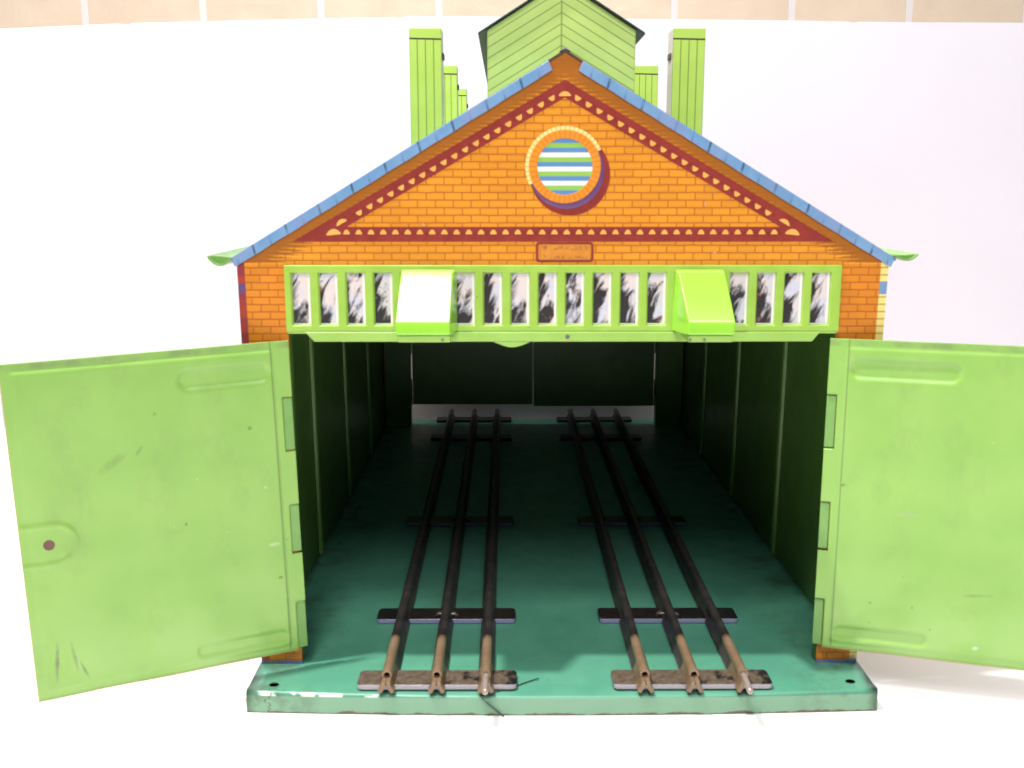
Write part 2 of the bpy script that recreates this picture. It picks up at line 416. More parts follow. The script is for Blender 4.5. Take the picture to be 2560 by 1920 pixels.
def sleeper_mat(nm, worn):
    m = Mat(nm, rough=0.28, coat=0.5)
    blk = m.mix(m.ramp(m.noise(3, 3), 0.4, 0.6), (0.012, 0.011, 0.012, 1), (0.022, 0.020, 0.021, 1))
    if worn:
        br = m.mix(m.ramp(m.noise(5, 4, 0.7), 0.35, 0.65), (0.070, 0.050, 0.036, 1), (0.15, 0.115, 0.085, 1))
        blk = m.mix(m.ramp(m.add(m.noise(1.6, 4, 0.65), m.mul(m.x, -0.03)), 0.36, 0.47), blk, br)
    # bluish reflection along the folded front edge, painted into the colour
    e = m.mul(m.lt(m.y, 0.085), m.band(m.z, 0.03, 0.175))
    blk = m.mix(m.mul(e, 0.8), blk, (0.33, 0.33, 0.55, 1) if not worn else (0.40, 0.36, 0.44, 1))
    return m.out(blk)
m_sleep = sleeper_mat('sleeper_black', False); m_sleep_w = sleeper_mat('sleeper_worn', True)
m_sleep_d = mottled('sleeper_black_plain', (0.012, 0.011, 0.012, 1), (0.022, 0.020, 0.021, 1), 3, rough=0.35)  # far sleepers: same black without the painted edge reflection

def table_mat():
    m = Mat('white_table_sheet', rough=0.55)
    col = m.mix(m.ramp(m.noise(0.08, 3), 0.3, 0.7), (0.84, 0.83, 0.82, 1), (0.87, 0.87, 0.87, 1))
    return m.out(col)
def board_mat():
    m = Mat('white_board', rough=0.5)
    col = m.mix(m.ramp(m.noise(0.1, 3), 0.3, 0.7), (0.655, 0.63, 0.70, 1), (0.675, 0.65, 0.72, 1))
    col = m.spots(0.9, 0.83, (0.40, 0.38, 0.45, 1), col)
    return m.out(col)
def tile_mat():
    m = Mat('beige_wall_tiles', rough=0.16, coat=0.3)
    col = m.mix(m.ramp(m.noise(0.25, 3), 0.35, 0.65), (0.70, 0.58, 0.46, 1), (0.76, 0.64, 0.51, 1))
    gx = m.line(m.x, 10.0, 0.58, 5.0 + 100 + 0.0); gz = m.line(m.z, 10.0, 0.58, 5.0)
    g = m.mx(gx, gz)
    col = m.mix(g, col, (0.72, 0.69, 0.70, 1))
    h = m.add(m.mul(m.sub(1.0, g), 1.0), m.mul(m.noise(0.22, 3, 0.6, None, 1.0), 1.6))
    m.bump(h, 0.5, 0.12)
    return m.out(col, m.add(m.mul(g, 0.5), 0.16))

# ------------------------------------------------------------------ the setting
bm = bmesh.new(); box(bm, -110, 110, -75, 62, -2.5, 0)
o = obj('table_top', bm, table_mat()); tag(o, 'white table surface the tin shed stands on', kind='structure')

bm = bmesh.new()
top = [(-95, 25.6), (-50, 26.75), (-35.3, 27.18), (-27.6, 27.5), (-27.0, 27.42), (-26.6, 27.54), (-21.5, 27.66), (-13.9, 27.84), (-9.2, 27.92), (-9.0, 27.82), (-8.6, 27.95),
       (-4.7, 27.99), (4.5, 27.85), (10.6, 27.8), (18.3, 27.72), (21.0, 27.66), (21.3, 27.58), (21.7, 27.66), (26, 27.62), (32.5, 27.6), (50, 27.5), (95, 27.3)]
prism_xz(bm, [(-95, 0.01)] + top + [(95, 0.01)], 40.6, 41.1)
o = obj('backdrop_board', bm, board_mat())
tag(o, 'large plain white board standing upright behind the tin shed', 'board')

bm = bmesh.new(); box(bm, -130, 130, -0.5, 0.5, -38, 90)
o = obj('tiled_wall', bm, tile_mat(), loc=(-7.55, 61, 38)); tag(o, 'wall of glossy beige tiles with pale grout above the white board', kind='structure')

# ------------------------------------------------------------------ the shed
shed = empty('engine_shed')
tag(shed, 'lithographed tin toy engine shed with orange brick gable and open green double doors', 'toy building')

HB = 0.74
def eave(ax): return 20.93 - 0.6*ax

# base: a pressed tray with a gently bowed front lip
bm = bmesh.new()
xs = [-10.32 + 20.64*i/48 for i in range(49)]
prof = []
for x in xs:
    t = (x/10.32)**2
    yf = 0.26*t; zt = 0.66 + 0.10*t
    prof.append([(x, yf+0.02, 0.0), (x, yf, 0.05), (x, yf+0.02, zt-0.10), (x, yf+0.06, zt-0.03), (x, yf+0.14, zt), (x, yf+0.6, HB-0.01), (x, 2.0, HB), (x, 39.7, HB), (x, 39.75, 0.0)])
vs = [[bm.verts.new(p) for p in r] for r in prof]
for a, b in zip(vs, vs[1:]):
    for j in range(len(a)-1): bm.faces.new([a[j], b[j], b[j+1], a[j+1]])
    bm.faces.new([a[-1], b[-1], b[0], a[0]])
bm.faces.new(vs[0]); bm.faces.new(vs[-1][::-1])
base = obj('base', bm, m_base, shed, smooth=False)
for p in base.data.polygons: p.use_smooth = abs(p.normal.x) < 0.9
base.modifiers.new('wn', 'WEIGHTED_NORMAL')
for x, y in ((-9.5, 0.72), (9.6, 0.86)):
    bm = bmesh.new()
    n = 20
    vv = [bm.verts.new((0.16*math.cos(2*math.pi*k/n), 0.13*math.sin(2*math.pi*k/n), 0.006)) for k in range(n)]
    bm.faces.new(vv)
    bmesh.ops.solidify(bm, geom=bm.faces[:], thickness=0.004)
    obj('screw_hole', bm, m_hole, base, loc=(x, y, 0.745))

# front wall
YF = 2.3
def wall_outline(opening_top, hw):
    return [(-10.25, HB), (-10.41, 14.72), (0, 20.93), (10.41, 14.72), (10.25, HB), (hw, HB), (hw, opening_top), (-hw, opening_top), (-hw, HB)]
def gable_wall(name, y0, y1, hw, mat):
    bm = bmesh.new()
    pieces = [[(-10.26, HB), (-10.42, 14.68), (-hw, 14.68), (-hw, HB)], [(hw, HB), (hw, 14.68), (10.42, 14.68), (10.26, HB)],
              [(-hw, 12.3), (-hw, 14.68), (hw, 14.68), (hw, 12.3)], [(-10.42, 14.68), (0, 20.93), (10.42, 14.68), (hw, 14.68), (-hw, 14.68)]]
    cache = {}
    def V(x, y, z):
        k = (round(x, 3), y, round(z, 3))
        if k not in cache: cache[k] = bm.verts.new((x, y, z))
        return cache[k]
    edges = {}
    for p in pieces:
        bm.faces.new([V(x, y0, z) for x, z in p]); bm.faces.new([V(x, y1, z) for x, z in p][::-1])
    loop = [(-10.26, HB), (-10.42, 14.68), (0, 20.93), (10.42, 14.68), (10.26, HB), (hw, HB), (hw, 12.3), (-hw, 12.3), (-hw, HB)]
    for i in range(len(loop)):
        (ax, az), (bx, bz) = loop[i], loop[(i+1) % len(loop)]
        bm.faces.new([V(ax, y0, az), V(bx, y0, bz), V(bx, y1, bz), V(ax, y1, az)])
    return obj(name, bm, mat, shed)
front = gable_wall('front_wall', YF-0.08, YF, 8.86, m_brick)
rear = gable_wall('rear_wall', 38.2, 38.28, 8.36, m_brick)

# inward flange of each post (back of the brick sheet is plain green)
def flange(parent, hw, y0, y1):
    for s in (-1, 1):
        bm = bmesh.new()
        box(bm, min(s*(hw+0.004), s*(hw+0.06)), max(s*(hw+0.004), s*(hw+0.06)), y0, y1, HB, 12.28)
        box(bm, min(s*(hw+0.06), s*10.1), max(s*(hw+0.06), s*10.1), y0+0.01, y0+0.05, HB, 12.28)
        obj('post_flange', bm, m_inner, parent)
flange(front, 8.86, YF+0.003, YF+0.45)
flange(rear, 8.36, 37.6, 38.19)

# side walls with inner lining ribs
for s in (-1, 1):
    bm = bmesh.new()
    y0, y1 = YF+0.004, 38.196
    zb, zt = HB, 14.66
    xb, xt = 10.25*s, 10.40*s; t = -0.05*s
    v = [bm.verts.new(p) for p in [(xb, y0, zb), (xb, y1, zb), (xt, y1, zt), (xt, y0, zt), (xb+t, y0, zb), (xb+t, y1, zb), (xt+t, y1, zt), (xt+t, y0, zt)]]
    fo = bm.faces.new(v[0:4]); fi = bm.faces.new(v[4:8][::-1]); fi.material_index = 1
    for i in range(4): bm.faces.new([v[i], v[(i+1)%4], v[4+(i+1)%4], v[4+i]]).material_index = 1
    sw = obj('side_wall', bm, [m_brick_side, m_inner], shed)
    for yy in (4.6, 13.0, 21.6, 30.2):
        bm = bmesh.new()
        a = 0.16; d = 0.16
        pr = [(yy-a-0.05, 0.0), (yy-a, d*0.8), (yy-a*0.5, d), (yy+a*0.5, d), (yy+a, d*0.8), (yy+a+0.05, 0.0)]
        lo = [bm.verts.new((s*(10.19-h), y, HB+0.02)) for y, h in pr]; hi = [bm.verts.new((s*(10.335-h), y, 14.3)) for y, h in pr]
        for i in range(5): bm.faces.new([lo[i], lo[i+1], hi[i+1], hi[i]])
        bm.faces.new(lo); bm.faces.new(hi[::-1]); bm.faces.new([lo[0], hi[0], hi[5], lo[5]])
        obj('wall_rib', bm, m_rib, sw, bevel=0.02)

# roof: two sheets meeting at the ridge
bm = bmesh.new()
yr0, yr1 = YF-0.10, 38.34
th = 0.07
prism_xz(bm, [(-10.62, eave(10.62)), (0, eave(0)+0.015), (10.62, eave(10.62)), (10.62, eave(10.62)+th), (0, eave(0)+th+0.03), (-10.62, eave(10.62)+th)], yr0, yr1)
bm.faces.ensure_lookup_table(); bm.faces[0].material_index = 1; bm.faces[1].material_index = 1
roof = obj('roof', bm, [m_roof, mottled('brown_raw_edge', (0.10, 0.04, 0.02, 1), (0.05, 0.03, 0.02, 1), 3)], shed)
# ridge crease of bare tin
bm = bmesh.new(); prism_xz(bm, [(-0.16, eave(0)-0.02+th), (0, eave(0)+0.10+th), (0.16, eave(0)-0.02+th), (0, eave(0)+0.04+th)], yr0-0.02, yr1)
obj('ridge', bm, mottled('bare_tin', (0.55, 0.55, 0.58, 1), (0.40, 0.40, 0.44, 1), 3, rough=0.3, metal=0.6), roof)
# blue folded barge strips
for s, x0 in ((-1, 0.52), (1, 0.55)):
    bm = bmesh.new()
    w = 0.285
    n = 40; ys = [YF-0.135, YF-0.082]
    pts = []
    for i in range(n+1):
        ax = x0 + (10.60-x0)*i/n
        pts.append(ax)
    def zlow(ax): return eave(ax) - w + 0.008*math.sin(ax*5.1+s)
    up = [(s*ax, eave(ax)+th+0.012) for ax in pts]; dn = [(s*(ax-0.13), zlow(ax-0.13)) for ax in pts]
    prism_xz(bm, up + dn[::-1], *ys)
    obj('barge_strip', bm, m_blue, roof, bevel=0.018)
# gutters: shallow curled troughs along the eaves
for s in (-1, 1):
    if s < 0: g = [(10.55, 14.70), (10.64, 14.56), (10.78, 14.46), (10.93, 14.44), (11.08, 14.50), (11.2, 14.62), (11.27, 14.74)]
    else: g = [(10.52, 14.76), (10.66, 14.66), (10.82, 14.61), (10.98, 14.60), (11.1, 14.65), (11.19, 14.72), (11.24, 14.79)]
    bm = bmesh.new()
    n = len(g)
    mid = Vector(((g[0][0]+g[-1][0])/2, (g[0][1]+g[-1][1])/2))
    strip_xz(bm, [(s*x, z) for x, z in g], 0.07, YF-0.30, 38.34)
    # end cap closes the trough
    prism_xz(bm, [(s*x, z) for x, z in g] + [(s*(g[-1][0]*0.5+g[0][0]*0.5), (g[0][1]+g[-1][1])/2 + (0.02 if s < 0 else -0.02))], YF-0.22, YF-0.18)
    gt = obj('gutter', bm, m_gutter, roof, bevel=0.015)

# pediment moulding printed in red, buff triangles between
bm = bmesh.new()
yA, yB, yC = YF-0.090, YF-0.0795, YF-0.0935
out_ = [(-8.62, 15.17), (0, 20.13), (8.58, 15.17)]
inn_ = [(-6.98, 15.66), (0, 19.70), (6.96, 15.66)]
def quad(a, b, c, d, mi, y0=yA, y1=yB): prism_xz(bm, [a, b, c, d], y0, y1, mi)
sl = (20.13-15.17)/8.6
# inner line: parallel to the rakes, horizontal bottom
wv = 0.53      # vertical thickness of the rakes
zb0, zb1 = 15.17, 15.635
ix = (20.13-wv-zb1)/sl
prism_xz(bm, [(-8.6, zb0), (8.6, zb0), (ix, zb1), (-ix, zb1)], yA, yB, 0)
prism_xz(bm, [(-8.6, zb0+0.0005), (-ix, zb1+0.0005), (0, 20.13-wv), (0, 20.13)], yA, yB, 0)
prism_xz(bm, [(8.6, zb0+0.0005), (0, 20.13), (0, 20.13-wv), (ix, zb1+0.0005)], yA, yB, 0)
def tri(cx, cz, ang, w, h, mi, yt):
    ca, sa = math.cos(ang), math.sin(ang)
    P = [(-w, -h*0.36), (-w*0.82, -h*0.5), (w*0.82, -h*0.5), (w, -h*0.36), (w*0.62, h*0.22), (w*0.25, h*0.5), (-w*0.25, h*0.5), (-w*0.62, h*0.22)]
    prism_xz(bm, [(cx+x*ca-z*sa, cz+x*sa+z*ca) for x, z in P], yt, yA-0.0002, mi)
px = 0.388
k = -18
while k <= 17:
    x = k*px + 0.1
    if abs(x) < 7.0:
        tri(x, zb0+0.305, 0, 0.108, 0.145, 1, yC)
        tri(x+px/2, zb0+0.265, 0, 0.03, 0.10, 2, yC+0.0005)
    k += 1
tri(-7.30, zb0+0.305, 0.10, 0.24, 0.18, 1, yC); tri(7.28, zb0+0.305, -0.10, 0.24, 0.18, 1, yC)
L = math.hypot(8.6, 20.13-15.17); ang = math.atan(sl)
nx, nz = math.sin(ang), -math.cos(ang)     # inward normal for the left rake (pointing down-right)
for s in (-1, 1):
    kk = 0
    d = 0.62
    while d < L*0.80:
        # measured down from the apex along the rake
        ax = d*math.cos(ang) ; az = 20.13 - d*math.sin(ang)
        cx = s*(ax - nx*0.295) ; cz = az + nz*0.295
        if cz > zb1+0.30:
            tri(cx, cz, s*(-ang) + math.pi, 0.108, 0.145, 1, yC)
            d2 = d+0.195; cx2 = s*(d2*math.cos(ang) - nx*0.255); cz2 = 20.13 - d2*math.sin(ang) + nz*0.255
            tri(cx2, cz2, s*(-ang) + math.pi, 0.03, 0.11, 2, yC+0.0005)
        d += 0.389
tri(-7.05, 15.80, ang, 0.20, 0.13, 1, yC); tri(7.03, 15.80, -ang, 0.20, 0.13, 1, yC)
tri(0, 20.13-0.42, 0, 0.20, 0.14, 1, yC)
obj('pediment_moulding', bm, [m_red, m_tri, m_maroon], front)

# round gable window, all its rings lithographed on slight pressings
rw = empty('round_window', (0.02, YF-0.08, 17.5), front)
bm = bmesh.new(); disc_xz(bm, 0.17, -0.25, 1.26, -0.006, 0.0, 64); obj('drop_shade', bm, m_red, rw)
bm = bmesh.new(); ring_xz(bm, 0, 0, 1.11, 1.245, -0.030, -0.0065, 25, 207, 64); obj('pale_rim', bm, m_rope, rw)
bm = bmesh.new()
n = 64; a0, a1 = 207, 385
rows = []
for i in range(n+1):
    a = R(a0+(a1-a0)*i/n); w = 0.06 + 0.15*math.sin(math.pi*i/n)
    rows.append([bm.verts.new((r*math.cos(a), y, r*math.sin(a))) for r, y in ((1.11, -0.03), (1.11+w*0.5, -0.03), (1.11+w, -0.012), (1.11+w, -0.0065), (1.11, -0.0065))])
for p, q in zip(rows, rows[1:]):
    for j in range(5): bm.faces.new([p[j], p[(j+1)%5], q[(j+1)%5], q[j]])
bm.faces.new(rows[0]); bm.faces.new(rows[-1][::-1])
obj('dark_rim', bm, m_purple, rw)
bm = bmesh.new(); ring_xz(bm, 0, 0, 0.865, 1.13, -0.042, -0.0065, 0, 360, 72); obj('brick_ring', bm, m_vouss, rw, bevel=0.01)
bm = bmesh.new(); disc_xz(bm, 0, 0, 0.875, -0.026, -0.0065, 64); obj('louvre', bm, m_stripes, rw)

# name plate
pl_ = empty('name_plate', (0.04, YF-0.08, 14.84), front)
def rrect(w, h, r, n=6):
    pts = []
    for cx, cz, a in ((w-r, h-r, 0), (-w+r, h-r, 90), (-w+r, -h+r, 180), (w-r, -h+r, 270)):
        for i in range(n+1): pts.append((cx+r*math.cos(R(a+90*i/n)), cz+r*math.sin(R(a+90*i/n))))
    return pts
bm = bmesh.new(); prism_xz(bm, rrect(0.92, 0.315, 0.10), -0.008, 0.0); obj('plate_border', bm, m_red, pl_)
bm = bmesh.new(); prism_xz(bm, rrect(0.845, 0.245, 0.06), -0.014, -0.0085); obj('plate_face', bm, m_plate, pl_)

# fanlight: pressed green frame with twenty openings over printed panes
NP, PITCH = 20, 0.8765
cx0 = -PITCH*(NP-1)/2 - 0.07
zb, zt = 12.30, 14.43
pz0, pz1 = 12.50, 14.22; pw = 0.315
fan = None
bm = bmesh.new()
yf, yb = YF-0.20, YF-0.081
xsn = [-8.90]
for i in range(NP): xsn += [cx0+i*PITCH-pw, cx0+i*PITCH+pw]
xsn += [8.90]
zsn = [zb, pz0, pz1, zt]
grid = {}
def gv(x, y, z):
    k = (round(x,4), y, round(z,4))
    if k not in grid: grid[k] = bm.verts.new((x, y, z))
    return grid[k]
for i in range(len(xsn)-1):
    for j in range(3):
        hole = (j == 1 and i % 2 == 1)
        a, b, c, d = (xsn[i], zsn[j]), (xsn[i+1], zsn[j]), (xsn[i+1], zsn[j+1]), (xsn[i], zsn[j+1])
        if not hole:
            bm.faces.new([gv(p[0], yf, p[1]) for p in (a, b, c, d)])
        else:
            # sloping reveal
            e = 0.05
            f_ = [gv(p[0], yf, p[1]) for p in (a, b, c, d)]
            ins = [(a[0]+e, a[1]+e*0.5), (b[0]-e*0.3, b[1]+e*0.5), (c[0]-e*0.3, c[1]-e), (d[0]+e, d[1]-e)]
            k_ = [gv(p[0], yb+0.001, p[1]) for p in ins]
            for q in range(4): bm.faces.new([f_[q], f_[(q+1)%4], k_[(q+1)%4], k_[q]])
for (a, b) in (((xsn[0], zb), (xsn[-1], zb)), ((xsn[0], zt), (xsn[-1], zt))):
    row = [gv(x, yf, a[1]) for x in xsn]; bk = [gv(x, yb, a[1]) for x in xsn]
    for i in range(len(row)-1): bm.faces.new([row[i], row[i+1], bk[i+1], bk[i]])
for x in (xsn[0], xsn[-1]):
    row = [gv(x, yf, z) for z in zsn]; bk = [gv(x, yb, z) for z in zsn]
    for i in range(3): bm.faces.new([row[i], row[i+1], bk[i+1], bk[i]])
fan = obj('fanlight', bm, m_frame, shed, bevel=0.022)
hidden = (4, 5, 14, 15)
pane0 = None
for i in range(NP):
    if i in hidden: continue
    if pane0 is None:
        bm = bmesh.new(); box(bm, -pw+0.01, pw-0.005, -0.004, 0.0, -(pz1-pz0)/2+0.01, (pz1-pz0)/2-0.01)
        p = pane0 = obj('window_pane', bm, m_pane, fan)
    else:
        p = pane0.copy(); C.objects.link(p); p.parent = fan
    p.location = Vector((cx0+i*PITCH, yb+0.0005, (pz0+pz1)/2))*S

# turned lip under the fanlight
bm = bmesh.new()
prism_xz(bm, [(-8.3, 12.298), (8.3, 12.298), (8.05, 11.98), (-8.0, 11.98)], YF-0.26, YF-0.205)
for sx in (-0.0,):
    pass
lip = obj('door_lintel', bm, m_lip, fan, bevel=0.03)
bm = bmesh.new()
box(bm, -8.85, 8.85, YF-0.20, YF+0.3, 12.24, 12.296)
obj('lintel_soffit', bm, m_lip, lip)
bm = bmesh.new()
prism_xz(bm, [(-2.25, 11.975), (-1.05, 11.975), (-1.3, 11.86), (-1.55, 11.80), (-1.75, 11.80), (-1.95, 11.86)], YF-0.255, YF-0.215)
obj('door_catch', bm, m_lip, lip, bevel=0.02)
bm = bmesh.new(); disc_xz(bm, 0.15, 12.14, 0.075, YF-0.266, YF-0.2605, 14)
obj('rivet', bm, mottled('dull_zinc', (0.14, 0.12, 0.14, 1), (0.2, 0.17, 0.18, 1), 5, rough=0.5, metal=0.4), lip)

# two projecting hoods
def hood(cx):
    bm = bmesh.new()
    k = -1 if cx < 0 else 1                      # inner flank splays towards the wall
    bi, fi_, fo_, bo = (0.98, 0.79, 0.90, 0.84) if k < 0 else (0.86, 0.52, 0.94, 0.80)
    sec = [(YF-0.19, 14.30, bi-0.06, bo-0.04), (YF-0.40, 14.20, bi-0.14, bo-0.04), (0.98, 12.80, fi_, fo_), (0.93, 12.70, fi_, fo_), (0.93, 12.38, fi_+0.01, fo_), (1.0, 12.33, fi_+0.01, fo_), (YF-0.19, 12.33, bi, bo)]
    # k<0: inner side is +x
    l = [bm.verts.new((-(o_ if k < 0 else i_), y, z)) for y, z, i_, o_ in sec]; r = [bm.verts.new(((i_ if k < 0 else o_), y, z)) for y, z, i_, o_ in sec]
    n = len(sec)
    for i in range(n): bm.faces.new([l[i], r[i], r[(i+1)%n], l[(i+1)%n]])
    bm.faces.new(l[::-1]); bm.faces.new(r)
    h = obj('hood', bm, m_hood, fan, loc=(cx, 0, 0), bevel=0.07, seg=4)
    bm = bmesh.new(); box(bm, -0.84 if cx < 0 else -0.5, 0.80 if cx < 0 else 0.88, 0.98, YF-0.27, 12.12, 12.325)
    obj('hood_flange', bm, m_lip, h, bevel=0.03)
    bm = bmesh.new()
    for dx in (0.55,) if cx < 0 else (-0.45, 0.0):
        disc_xz(bm, dx, 12.2, 0.05, 0.972, 0.978, 9)
    obj('paint_chip', bm, mottled('chip_grey%d' % (cx > 0), (0.12, 0.10, 0.11, 1), (0.2, 0.17, 0.18, 1), 5), h)
    return h
hood(-4.36); hood(4.36)

# ------------------------------------------------------------------ doors
DW, DH = 8.40, 10.62
NOTCH = ((6.95, 8.79), (3.45, 5.15), (0.0, 1.74))
def smooth01(t): t = max(0.0, min(1.0, t)); return t*t*(3-2*t)
def caps(u, v, u0, u1, cv, r):
    cu = min(max(u, u0+r), u1-r); return math.hypot(u-cu, v-cv) - r
def relief(u, v, lock):
    h = 0.0
    d = min(u-0.58, (DW-0.30)-u, v-0.28, (DH-0.30)-v)           # pressed panel
    h += 0.045*smooth01(d/0.09 + 0.5)
    for cv, r, u1 in ((DH-0.98, 0.30, 4.0 if not lock else 3.5), (0.62, 0.22, 3.6)):
        q = caps(u, v, 0.66, u1, cv, r)
        h -= 0.075*smooth01(0.5 - q/0.16)
    if lock:
        du = u - (DW-0.95); dv = v - 5.0
        q = math.hypot(min(du, 0)*1.0, dv) - 0.62 if du < 0 else abs(dv) - 0.62
        h += 0.06*math.exp(-(q/0.055)**2) + 0.012*smooth01(-q/0.1)
    # the sheet is never perfectly flat
    h += 0.035*math.sin(u*0.55+0.6)*math.sin(v*0.42+0.3) + 0.012*math.sin(u*1.7+v*0.9) 
    dent = math.exp(-(((u-5.3)+(v-1.7)*0.5)/0.9)**2 - ((v-1.5)/1.6)**2)
    if lock: h -= 0.07*dent
    return h
def make_door(name, side, lock, mat, tf, parent, nu=150, nv=180):
    bm = bmesh.new()
    us = [0, .02] + [0.04 + (DW-0.06)*i/nu for i in range(1, nu)] + [DW-0.02, DW]
    vs_ = [0, .02] + [0.04 + (DH-0.06)*i/nv for i in range(1, nv)] + [DH-0.02, DH]
    V = {}
    def inn(u, v):
        if u < 0.34:
            for a, b in NOTCH:
                if a < v < b: return False
        return True
    for i, u in enumerate(us):
        for j, v in enumerate(vs_): V[i, j] = (u, side*relief(u, v, lock), v)
    BV = {}
    def gv(i, j):
        if (i, j) not in BV: BV[i, j] = bm.verts.new(V[i, j])
        return BV[i, j]
    for i in range(len(us)-1):
        for j in range(len(vs_)-1):
            if inn((us[i]+us[i+1])/2, (vs_[j]+vs_[j+1])/2):
                bm.faces.new([gv(i, j), gv(i+1, j), gv(i+1, j+1), gv(i, j+1)])
    me = bpy.data.meshes.new(name); bm.to_mesh(me); bm.free(); me.transform(Matrix.Scale(S, 4))
    me.materials.append(mat)
    for p in me.polygons: p.use_smooth = True
    o = bpy.data.objects.new(name, me); C.objects.link(o)
    so = o.modifiers.new('solid', 'SOLIDIFY'); so.thickness = 0.05*S; so.offset = 1 if side < 0 else -1
    o.parent = parent; o.matrix_local = tf
    return o
def door_tf(hinge, outer, sag):
    h = Vector(hinge); u = (Vector(outer)-h); u.z = 0; u.normalize(); u.z = sag; u.normalize()
    y = Vector((0, 0, 1)).cross(u).normalized(); z = u.cross(y)
    return Matrix(((u.x, y.x, z.x, h.x*S), (u.y, y.y, z.y, h.y*S), (u.z, y.z, z.z, h.z*S), (0, 0, 0, 1)))

def hinge_tabs(parent, side, mat=None, yoff=0.0):
    for a, b in NOTCH:
        bm = bmesh.new()
        box(bm, 0.0, 0.30, -0.02, 0.04, a+0.05, b-0.05)
        o = obj('hinge_tab', bm, m_tab, parent, loc=(0.0, -side*0.03, 0), bevel=0.015)
tfl = door_tf((-8.62, 2.10, 1.42), (-16.3, -1.30, 0), -0.022)
dl = make_door('door', 1, True, m_door_l, tfl, front)
hinge_tabs(dl, 1)
dl['label'] = 'open left door with a brown rivet near its outer edge'
bm = bmesh.new(); disc_xz(bm, DW-0.80, 5.0, 0.165, 0.045, 0.085, 24); obj('door_rivet', bm, m_lock, dl, bevel=0.015)
tfr = door_tf((8.65, 2.10, 1.46), (14.5, 0.34, 0), 0.0)
dr = make_door('door', -1, False, m_door_r, tfr, front)
hinge_tabs(dr, -1)
dr['label'] = 'open right door with a pale horizontal scratch'
# rear doors, shut
for s in (-1, 1):
    bm = bmesh.new()
    x0, x1 = (0.05, 8.28)
    lo = 2.12 if s < 0 else 2.0
    pts = [(s*x0, lo), (s*x1, lo), (s*x1, 12.2), (s*x0, 12.2)]
    prism_xz(bm, pts, 38.30, 38.36)
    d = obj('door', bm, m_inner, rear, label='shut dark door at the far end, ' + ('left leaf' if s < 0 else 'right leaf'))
    for a, b in ((5.66, 12.1), (2.05, 3.88)):
        bm = bmesh.new(); box(bm, min(s*8.30, s*8.40), max(s*8.30, s*8.40), 38.29, 38.37, a, b); obj('hinge_tab', bm, m_inner, d)

# ------------------------------------------------------------------ roof furniture
bm = bmesh.new()
h0 = 2.6
# ventilator body: gabled box standing astride the ridge, origin at ridge level
zr = 20.93
Yv0, Yv1 = 0.0, 30.0
body = [(-2.44, 21.92-zr), (0, 21.92-zr+2.44*0.62), (2.44, 21.92-zr), (2.44, eave(2.44)-zr+0.05), (0, 0.06+0.05), (-2.44, eave(2.44)-zr+0.05)]
prism_xz(bm, body, Yv0, Yv1)
vent = obj('roof_ventilator', bm, m_chev, shed, loc=(0, 4.6, zr))
bm = bmesh.new()
za = 21.93-zr + 2.44*0.62
def vr(x): return za + 0.03 - 0.62*abs(x)
prism_xz(bm, [(-2.74, vr(2.74)), (0, vr(0)), (2.74, vr(2.74)), (2.74, vr(2.74)+0.07), (0, vr(0)+0.08), (-2.74, vr(2.74)+0.07)], -0.12, 30.1)
obj('ventilator_roof', bm, m_darkgreen, vent, bevel=0.012)

chim = None
def chimney(x, y):
    global chim
    if chim is None:
        bm = bmesh.new(); w = 0.575; zc = 22.4; zb_ = 18.1
        lo = eave(4.69) - 0.0
        # bottom follows the roof slope
        hh = 4.30
        def zs(xx): return -0.02
        v = [bm.verts.new(p) for p in [(-w,-w,-0.34),(w,-w,-0.34),(w,w,-0.34),(-w,w,-0.34),(-w,-w,hh),(w,-w,hh),(w,w,hh),(-w,w,hh)]]
        for f in [(0,3,2,1),(4,5,6,7),(0,1,5,4),(1,2,6,5),(2,3,7,6),(3,0,4,7)]: bm.faces.new([v[i] for i in f])
        chim = obj('chimney', bm, m_plank, roof, bevel=0.012)
        c = chim
        bm = bmesh.new(); box(bm, w+0.001, w+0.06, -w+0.3, w-0.3, 3.28, 3.50)
        t = obj('side_tab', bm, m_plank_line, c, bevel=0.02)
    else:
        c = chim.copy(); C.objects.link(c); c.parent = roof
        for ch in list(chim.children):
            d = ch.copy(); C.objects.link(d); d.parent = c
            if x > 0: d.location.x = -(2*0.575+0.061)*S
            else: d.location.x = 0
    c.location = Vector((x, y, 18.1))*S
for y in (7.4+0.575, 18.9+0.575, 30.4+0.575):
    for s in (-1, 1): chimney(4.69*s, y)

